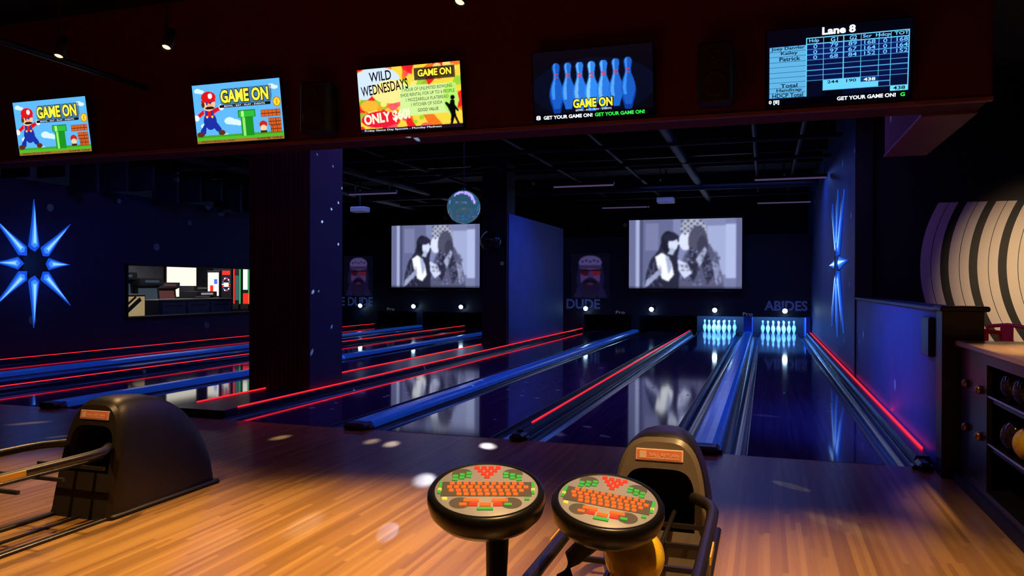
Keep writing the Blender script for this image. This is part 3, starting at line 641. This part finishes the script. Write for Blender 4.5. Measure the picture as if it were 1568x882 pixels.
# ------------------------------------------------------------ ball returns
def arch(w,h,n=22,sq=3.2):
    pts=[]
    for i in range(n+1):
        t=math.pi*i/n; c_,s_=math.cos(t),math.sin(t)
        pts.append((w/2*math.copysign(abs(c_)**(2/sq),c_), h*abs(s_)**(2/sq)))
    return pts
def ball_return(xc,yc,balls,front):
    p=empty('ball_return',(xc,yc,0)); b=B(); n=26
    secs=[(.0,.465,.72,.16,3.6),(.02,.48,.735,.16,3.4),(.10,.485,.742,.13,3.2),(.25,.48,.742,.09,3),(.42,.47,.725,.05,2.8),(.56,.46,.695,.02,2.7),(.68,.45,.65,0,2.6),(.78,.44,.59,0,2.6),(.86,.43,.51,0,2.6),(.915,.42,.42,0,2.6),(.95,.41,.32,0,2.6),(.965,.40,.20,0,2.6),(.97,.39,.08,0,2.6),(.97,.39,.0,0,2.6)]
    vs=[];fs=[]
    for (y,w,h,ln,sq) in secs:
        pr=arch(w,max(h,.001),n,sq)
        for (x,z) in pr: vs.append((x,y+ln*z/.75,z))
    m=n+1
    for i in range(len(secs)-1):
        for k in range(n): fs.append((i*m+k,i*m+k+1,(i+1)*m+k+1,(i+1)*m+k))
    b.T=Matrix.Diagonal((1,1,.97,1)); b._add(vs,fs,0,True)
    def ring(w,h,yo,z0=0,sq=3.4):
        return [(x,yo+.16*(z+z0)/.75,z+z0) for x,z in arch(w,h,n,sq)]
    r0=ring(.465,.72,0,0,3.6); r1=ring(.43,.70,-.022,0,3.6); r2=ring(.35,.29,-.02,.28,4.5); r2b=ring(.33,.28,.02,.28,4.5); r3=ring(.32,.28,.35,.28,4.5)
    for A_,B_,mm in ((r0,r1,1),(r1,r2,1),(r2,r2b,0),(r2b,r3,2)):
        b._add(A_+B_,[(k,k+1,m+k+1,m+k) for k in range(n)],mm,True)
    b._add(r3,[list(range(m))],2)
    b.poly([r1[0],r2[0],r2[-1],r1[-1]],1)
    b.T=Matrix.Translation((0,-.024+.16*.61/.75,.588))@Matrix.Rotation(math.radians(-12),4,'X')
    b.box(-.115,.115,-.008,.004,0,.058,3,.003); b.box(-.108,.108,-.010,-.007,.006,.052,4); b.box(-.095,-.062,-.012,-.009,.012,.046,3); b.box(-.05,.095,-.012,-.009,.012,.018,3); b.T=None
    b.box(-.25,.25,.0,.985,0,.03,2,.01)
    b.obj('hood',[mHood,front,mRub,M('label_cream',(.75,.55,.4),.5),mLab],p)
    textfit('label_text','BALL RETURN',(-.045,.613,.095,.631),M('label_ink',(.9,.8,.6),.5),p,.093)
    L=-1.45; b=B()
    for s in (-1,1):
        b.tube([(s*.17,.05,.44),(s*.25,-.06,.44),(s*.272,-.16,.44),(s*.275,-.3,.44),(s*.275,L+.25,.44),(s*.255,L+.14,.44),(s*.19,L+.05,.44),(s*.10,L,.44),(0,L-.01,.44)],.026,0,12)
        b.tube([(s*.075,.1,.35),(s*.075,L+.1,.35)],.012,0,8)
        b.box(s*.303-.003,s*.303+.003,-.80,-.62,.425,.455,2)
        b.box(s*.20-.02,s*.20+.02,L+.05,.05,.0,.02,0,.004)
    b.box(-.012,.012,L+.1,.0,.0,.012,0)
    b.box(-.10,.10,L+.12,L+.30,0,.34,0,.02)
    for i in range(5): b.box(-.26,.26,L+.25+i*.28,L+.27+i*.28,.325,.345,0)
    b.obj('rack',[M('rack_black',(.012,.011,.011),.35),mSilver,mYel],p)
    for (x,y,c_) in balls:
        b=B(); b.sphere((x,y,.470),.108,0,32,20)
        for q in ((0,.0),(.025,.01),(.012,-.025)):
            b.T=Matrix.Translation((x,y,.470))@Matrix.Rotation(q[0]/.108+.3,4,'Y')@Matrix.Rotation(q[1]/.108,4,'X'); b.lathe([(.012,.1075),(.001,.1078)],(0,0,0),1,10); b.T=None
        b.obj('ball',[c_,mRub],p)
mBy=M('ball_yellow',(.95,.55,.03),.15,var=.3,scale=14); mBk2=M('ball_dark',(.03,.02,.03),.1,var=.6); mBb=M('ball_blue',(.03,.06,.25),.1,var=.5); mBr=M('ball_red',(.18,.02,.02),.1,var=.5)
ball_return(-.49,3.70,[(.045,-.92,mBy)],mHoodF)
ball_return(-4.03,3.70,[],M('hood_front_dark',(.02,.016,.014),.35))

# ------------------------------------------------------------ scoring consoles
mKo=M('key_orange',(.8,.14,.03),.4,emit=(1,.13,.015),es=.45); mKg=M('key_green',(.05,.45,.08),.4,emit=(.05,.55,.08),es=.2); mKr=M('key_red',(.7,.04,.02),.4,emit=(1,.04,.02),es=.4); mKy=M('key_yellow',(.8,.6,.1),.4,emit=(.9,.7,.1),es=.5)
mPlate=M('console_plate_glow',(.30,.31,.34),.45,emit=(.45,.43,.42),es=.08); mPl2=M('console_inlay',(.10,.10,.11),.45)  # plate is unlit plastic; slight emission added to brighten it
def console(loc,rx,ry,rz,stem,base=.12):
    p=empty('scoring_console',loc); R=Matrix.Rotation(rz,4,'Z')@Matrix.Rotation(ry,4,'Y')@Matrix.Rotation(rx,4,'X')
    b=B(); b.T=R
    b.lathe([(.001,-.095),(.10,-.095),(.165,-.085),(.185,-.06),(.192,-.03),(.190,-.008),(.182,.004),(.172,.006),(.168,.001),(.001,.001)],(0,0,0),0,64)
    b.lathe([(.167,.0015),(.165,.004),(.001,.004)],(0,0,0),1,64)
    for s in (-1,1):
        b.lathe([(.034,.0045),(.001,.0048)],(s*.08,-.09,0),2,20); b.lathe([(.034,.0045),(.001,.0048)],(s*.085,.10,0),2,20)
    b.box(-.145,.145,-.05,.042,.003,.0055,2)
    def key(x,y,w,h,m): b.box(x-w/2,x+w/2,y-h/2,y+h/2,.003,.0095,m,.0015)
    for r in range(4):
        n=(11,12,11,9)[r]
        for k in range(n):
            x=(k-(n-1)/2)*.0225+(.004 if r%2 else 0); y=.028-r*.0225
            if abs(x)<.135: key(x,y,.0155,.016,3)
    for r in range(4):
        for k in range(4-r): key((k-(3-r)/2)*.024,.128-r*.021+.010,.018,.016,5)
    for s in (-1,1):
        for r in range(2):
            for k in range(3): key(s*(.062+k*.022),.098-r*.021-.01*k,.018,.015,4)
        key(s*.150,.0,.010,.075,4); key(s*.150,-.012,.012,.018,6)
        key(s*.13,-.068,.016,.014,6 if s<0 else 4)
        key(s*.045,-.078,.05,.016,3); key(s*.038,-.103,.028,.016,5); key(s*.07,-.103,.024,.014,4 if s>0 else 3)
    key(0,-.103,.035,.018,3); key(0,-.128,.05,.014,4)
    b.T=None
    b.obj('keypad',[M('console_rim',(.006,.006,.006),.3),mPlate,mPl2,mKo,mKg,mKr,mKy],p)
    b=B(); b.tube([Vector(q)-Vector(loc) for q in stem],[.045,.038,.032,.03,.032,.04],0,14)
    e=Vector(stem[-1])-Vector(loc); b.lathe([(.001,.0),(base,.0),(base,.015),(.05,.03),(.001,.03)],(e.x,e.y,e.z),0,28)
    b.obj('stem',[mRub],p)
yaw=math.radians(18.2)
console((-.854,2.34,.785),math.radians(14),math.radians(0),yaw,[(-.84,2.40,.70),(-.83,2.38,.62),(-.82,2.34,.45),(-.86,2.30,.28),(-.93,2.26,.12),(-.95,2.25,.0)])
console((-.502,2.57,.720),math.radians(14),math.radians(6),math.radians(2),[(-.515,2.64,.63),(-.56,2.64,.57),(-.64,2.64,.49),(-.668,2.64,.42),(-.668,2.64,.2),(-.60,2.64,.0)],.06)

# ------------------------------------------------------------ counter with ball shelves
p=empty('service_counter',(0,0,0)); b=B()
X0=1.37
b.box(X0-.03,2.6,3.3,6.46,1.01,1.05,1,.006)
b.box(X0+.03,X0+.07,3.32,3.42,0,1.01,0)
b.box(X0,X0+.40,6.36,6.42,0,1.01,0); b.box(X0,2.5,3.3,3.36,0,1.01,0); b.box(X0+.36,X0+.40,3.36,6.36,0,1.01,0)
b.box(X0,X0+.36,3.36,6.36,.94,1.01,0); b.box(X0-.005,X0+.36,3.36,6.36,0,.12,0)
for z in (.70,.39): 
    b.box(X0+.02,X0+.36,3.36,6.36,z,z+.02,0); b.tube([(X0+.01,3.36,z+.035),(X0+.01,5.72,z+.035)],.009,2,8)
    for y in (6.22,5.86): b.T=Matrix.Translation((X0-.005,y,z+.06))@Matrix.Rotation(-math.pi/2,4,'Y'); b.lathe([(.001,.0),(.03,.0),(.03,.015),(.018,.03),(.001,.03)],(0,0,0),3,14); b.T=None
b.box(X0,X0+.03,5.72,6.36,.12,.94,0)
b.obj('cabinet',[M('counter_black',(.016,.011,.010),.3),mCounterTop,mSilver,M('brass',(.6,.35,.12),.3,.9)],p)
cols=[mBk2,mBk2,mBr,mBk2,mBb,mBk2,mBr,mBk2]
for r,z in enumerate((.72,.41)):
    for k in range(8):
        y=5.50-k*.25
        b=B(); b.sphere((X0+.13,y,z+.11),.108,0,28,16); b.obj('ball',[mBy if (r==1 and k in (1,5)) else cols[(k+3*r)%8]],p)
b=B(); b.box(1.34,1.365,3.3,6.5,0,.06); b.obj('baseboard_counter',[mBlack])

def chair(x,y,rz):
    p=empty('red_chair',(x,y,0),(0,0,rz)); b=B()
    for sx in (-.17,.17):
        for sy in (-.17,.17): b.tube([(sx*1.15,sy*1.15,0),(sx,sy,.62)],.014,1,8)
    for z in (.22,): b.tube([(-.19,-.19,z),(.19,-.19,z),(.19,.19,z),(-.19,.19,z),(-.19,-.19,z)],.010,1,8)
    b.box(-.2,.2,-.2,.2,.62,.66,0,.015)
    for sx in (-.18,.18): b.tube([(sx,.18,.64),(sx*1.02,.23,1.02)],.016,0,8)
    b.tube([(-.184,.23,1.02),(0,.26,1.04),(.184,.23,1.02)],.02,0,8); b.box(-.06,.06,.22,.24,.66,1.02,0)
    b.obj('frame',[M('red_chair_paint',(.55,.015,.01),.35,emit=(.5,.01,.005),es=.06),mSteel],p)
chair(1.95,8.0,.2); chair(2.35,9.3,-.5)
b=B(); b.lathe([(.001,0),(.25,0),(.25,.02),(.03,.04),(.03,.98),(.34,1.0),(.34,1.03),(.001,1.03)],(2.7,8.3,0),0,28); b.obj('pub_table',[mBlackG])

# lounge mural
m=bpy.data.materials.new('ring_mural'); m.use_nodes=True; nt=m.node_tree; L=nt.links.new; N=nt.nodes.new; bs=nt.nodes['Principled BSDF']; bs.inputs['Roughness'].default_value=.6
tc=N('ShaderNodeTexCoord'); sp=N('ShaderNodeSeparateXYZ'); L(tc.outputs['Object'],sp.inputs[0])
def mt(op,a,bv=None):
    q=N('ShaderNodeMath'); q.operation=op
    for i,x in enumerate((a,bv)):
        if x is None: continue
        if hasattr(x,'links'): L(x,q.inputs[i])
        else: q.inputs[i].default_value=x
    return q.outputs[0]
dx=mt('SUBTRACT',sp.outputs[0],4.10); dz=mt('SUBTRACT',sp.outputs[2],1.75)
s_=mt('ADD',dx,mt('SQRT',mt('SUBTRACT',1.93*1.93,mt('MULTIPLY',dz,dz))))
fr=mt('FRACT',mt('DIVIDE',s_,.37))
r=N('ShaderNodeValToRGB'); r.color_ramp.interpolation='CONSTANT'; e=r.color_ramp.elements
W_=(.72,.64,.52,1); K_=(.006,.006,.006,1)
e[0].position=0; e[0].color=W_; e[1].position=.36; e[1].color=K_
for pos,c_ in ((.385,W_),(.70,K_)): q=e.new(pos); q.color=c_
L(fr,r.inputs['Fac']); inside=mt('GREATER_THAN',s_,0); mx=N('ShaderNodeMix'); mx.data_type='RGBA'; L(inside,mx.inputs['Factor']); mx.inputs[6].default_value=K_; L(r.outputs['Color'],mx.inputs[7]); L(mx.outputs[2],bs.inputs['Base Color'])
b=B(); b.box(2.0,7.3,12.69,12.715,.0,2.68); b.obj('ring_mural_panel',[m])

def track(x,y,z,tx,ty,e=60,ang=50,c_=(1,.57,.22)):
    p=empty('track_light',(x,y,z)); d=(Vector((tx,ty,0))-Vector((x,y,z))).normalized(); q=d.to_track_quat('-Z','Y').to_matrix().to_4x4()
    b=B(); b.T=q; b.lathe([(.035,.22),(.048,.20),(.05,-.02),(.044,-.02),(.042,.02),(.001,.02)],(0,0,0),0,18); b.lathe([(.04,.012),(.001,.010)],(0,0,0),1,18); b.T=None
    b.tube([(0,0,.12),(0,0,4.45-z)],.012,0,8); b.box(-.05,.05,-.05,.05,4.44-z,4.49-z,0)
    b.obj('lamp_head',[mBlack,M('lamp_warm',(.8,.5,.3),.4,emit=(1,.62,.32),es=2.5)],p)
    spot('track_beam',tuple(Vector((x,y,z))+d*.03),(tx,ty,0),ang,e,c_,1.0,.04)
track(-6.2,5.45,3.55,-5.4,3.8,330,48)
track(-5.32,5.83,3.66,-4.6,3.7,320,48)
track(-2.32,5.70,3.70,-2.45,3.5,1100,52)
track(.4,4.2,3.8,.45,3.8,560,50)
track(.1,1.7,3.8,-.9,3.0,760,56)
track(-4.2,2.2,3.8,-3.2,3.1,560,56)
b=B(); b.tube([(-6.45,4.6,3.6),(-6.45,6.77,3.6)],.03,0,10); b.tube([(-6.45,4.6,3.6),(-6.45,4.6,4.495)],.02,0,8); b.obj('ceiling_pipe',[mSteel])
p=empty('track_light',(3.15,9.2,2.55)); b=B(); b.T=Matrix.Rotation(math.radians(70),4,'X'); b.lathe([(.03,.1),(.045,.09),(.045,-.02),(.001,-.015)],(0,0,0),0,14); b.lathe([(.035,-.025),(.001,-.025)],(0,0,0),1,14); b.T=None; b.tube([(0,0,.03),(0,0,1.94)],.01,0,8)
b.obj('lamp_head',[mBlack,MC['lamp_warm']],p)
spot('mural_beam',(3.15,9.3,2.5),(4.0,12.7,1.45),56,480,(1,.68,.38),1,.05)
spot('counter_beam',(1.9,5.3,4.0),(1.75,5.6,1.0),26,520,(1,.6,.3),1,.05)
spot('shelf_fill',(-.4,4.4,3.9),(1.45,5.1,.55),30,130,(1,.62,.3),1,.05)  # added spot with no fixture, brightens the balls on the shelves

# ------------------------------------------------------------ coloured lights
BL=(.10,.22,1.0); VI=(.24,.14,1.0)
area('uv_lane_light',(-.6,11,4.0),(-.6,11,0),3,1,46,VI); area('uv_lane_light',(-4,11,4.0),(-4,11,0),3,1,36,VI)
area('uv_lane_light',(-9.5,11,4.0),(-9.5,11,0),4,1,32,VI)
area('uv_lane_light',(-1,19,4.0),(-1,19,0),4,1,55,BL); area('uv_lane_light',(-9,18,4.0),(-9,18,0),4,1,34,BL)
spot('blue_wash',(-1.8,7.9,3.9),(1.3,8.9,.6),56,800,(.03,.15,1),1,.1)
spot('blue_wash',(-.8,12.5,3.9),(1.3,15.8,1.8),56,170,(.05,.18,1),1,.1)
spot('blue_wash',(-2.5,16.0,3.9),(-5.6,17.7,2.0),52,300,(.05,.17,1),1,.1)
spot('blue_wash',(-9.5,10.5,3.9),(-13.2,14.5,2.4),70,90,(.05,.13,1),1,.1)
area('approach_violet',(-3.0,7.6,4.2),(-3.0,6.3,0),7,.4,24,(.30,.12,1.0))
spot('star_glow',(-12.5,11.05,1.83),(-13.2,11.05,1.83),150,14,(.03,.16,1),1,.3)
spot('star_glow',(.75,15.6,1.88),(1.3,15.6,1.88),150,9,(.08,.3,1),1,.3)
spot('pillar_blue',(-2.2,11.5,3.9),(-5.6,9.1,1.8),40,26,(.06,.16,1),1,.1)
area('red_wash',(-4,1.5,4.3),(-3.5,6.8,3.4),10,.5,14,(1,.08,.06))
area('led_wall_glow',(1.225,9.2,.14),(1.3,9.2,.30),.02,3.6,3.0,(1,.01,.015))
def gobo(loc,e,scale,thr,c_):
    l=bpy.data.lights.new('mirror_ball_sparkle','POINT'); l.energy=e; l.color=c_; l.shadow_soft_size=.01; l.use_nodes=True; nt=l.node_tree
    tc=nt.nodes.new('ShaderNodeTexCoord'); v=nt.nodes.new('ShaderNodeTexVoronoi'); v.inputs['Scale'].default_value=scale; mm=nt.nodes.new('ShaderNodeMath'); mm.operation='LESS_THAN'; mm.inputs[1].default_value=thr
    em_=nt.nodes['Emission']; nt.links.new(tc.outputs['Normal'],v.inputs['Vector']); nt.links.new(v.outputs['Distance'],mm.inputs[0]); nt.links.new(mm.outputs[0],em_.inputs['Strength'])
    o=bpy.data.objects.new('mirror_ball_sparkle',l); COL.objects.link(o); o.location=loc
gobo((-4.2,10.2,2.28),1100,11,.10,(.45,.65,1))
def gp(px,py,z=0):
    u=(px-784)/1180; zc=(H-z)*1180/(py-(437+.0033*(px-784))); xc=u*zc; t=math.radians(18.2)
    return (xc*math.cos(t)-zc*math.sin(t), xc*math.sin(t)+zc*math.cos(t))
for (px,py,e) in ((430,670,75),(468,803,90),(345,826,40),(600,680,80),(748,683,90),(570,676,50),(1290,805,40),(45,648,50),(855,665,50),(1175,637,30),(650,735,30),(225,660,30)):
    X,Y=gp(px,py); spot('mirror_ball_glint',(-4.2,10.22,2.34),(X,Y,0),1.7,e*28,(.85,.85,1),.6,.03)

# ------------------------------------------------------------ world + camera
w=bpy.data.worlds.new('World'); S.world=w; w.use_nodes=True
w.node_tree.nodes['Background'].inputs[0].default_value=(.02,.03,.09,1); w.node_tree.nodes['Background'].inputs[1].default_value=.1
cam=bpy.data.cameras.new('Camera'); co=bpy.data.objects.new('Camera',cam); COL.objects.link(co); S.camera=co
cam.sensor_width=36; cam.lens=36*1180/1568; cam.clip_start=.05; cam.clip_end=100
th=math.radians(18.2); pit=math.radians(.19)
F=Vector((-math.sin(th)*math.cos(pit),math.cos(th)*math.cos(pit),-math.sin(pit)))
R=Vector((math.cos(th),math.sin(th),.0033)); R=(R-F*R.dot(F)).normalized(); U=R.cross(F)
co.matrix_world=Matrix(((R.x,U.x,-F.x,0),(R.y,U.y,-F.y,0),(R.z,U.z,-F.z,H),(0,0,0,1)))
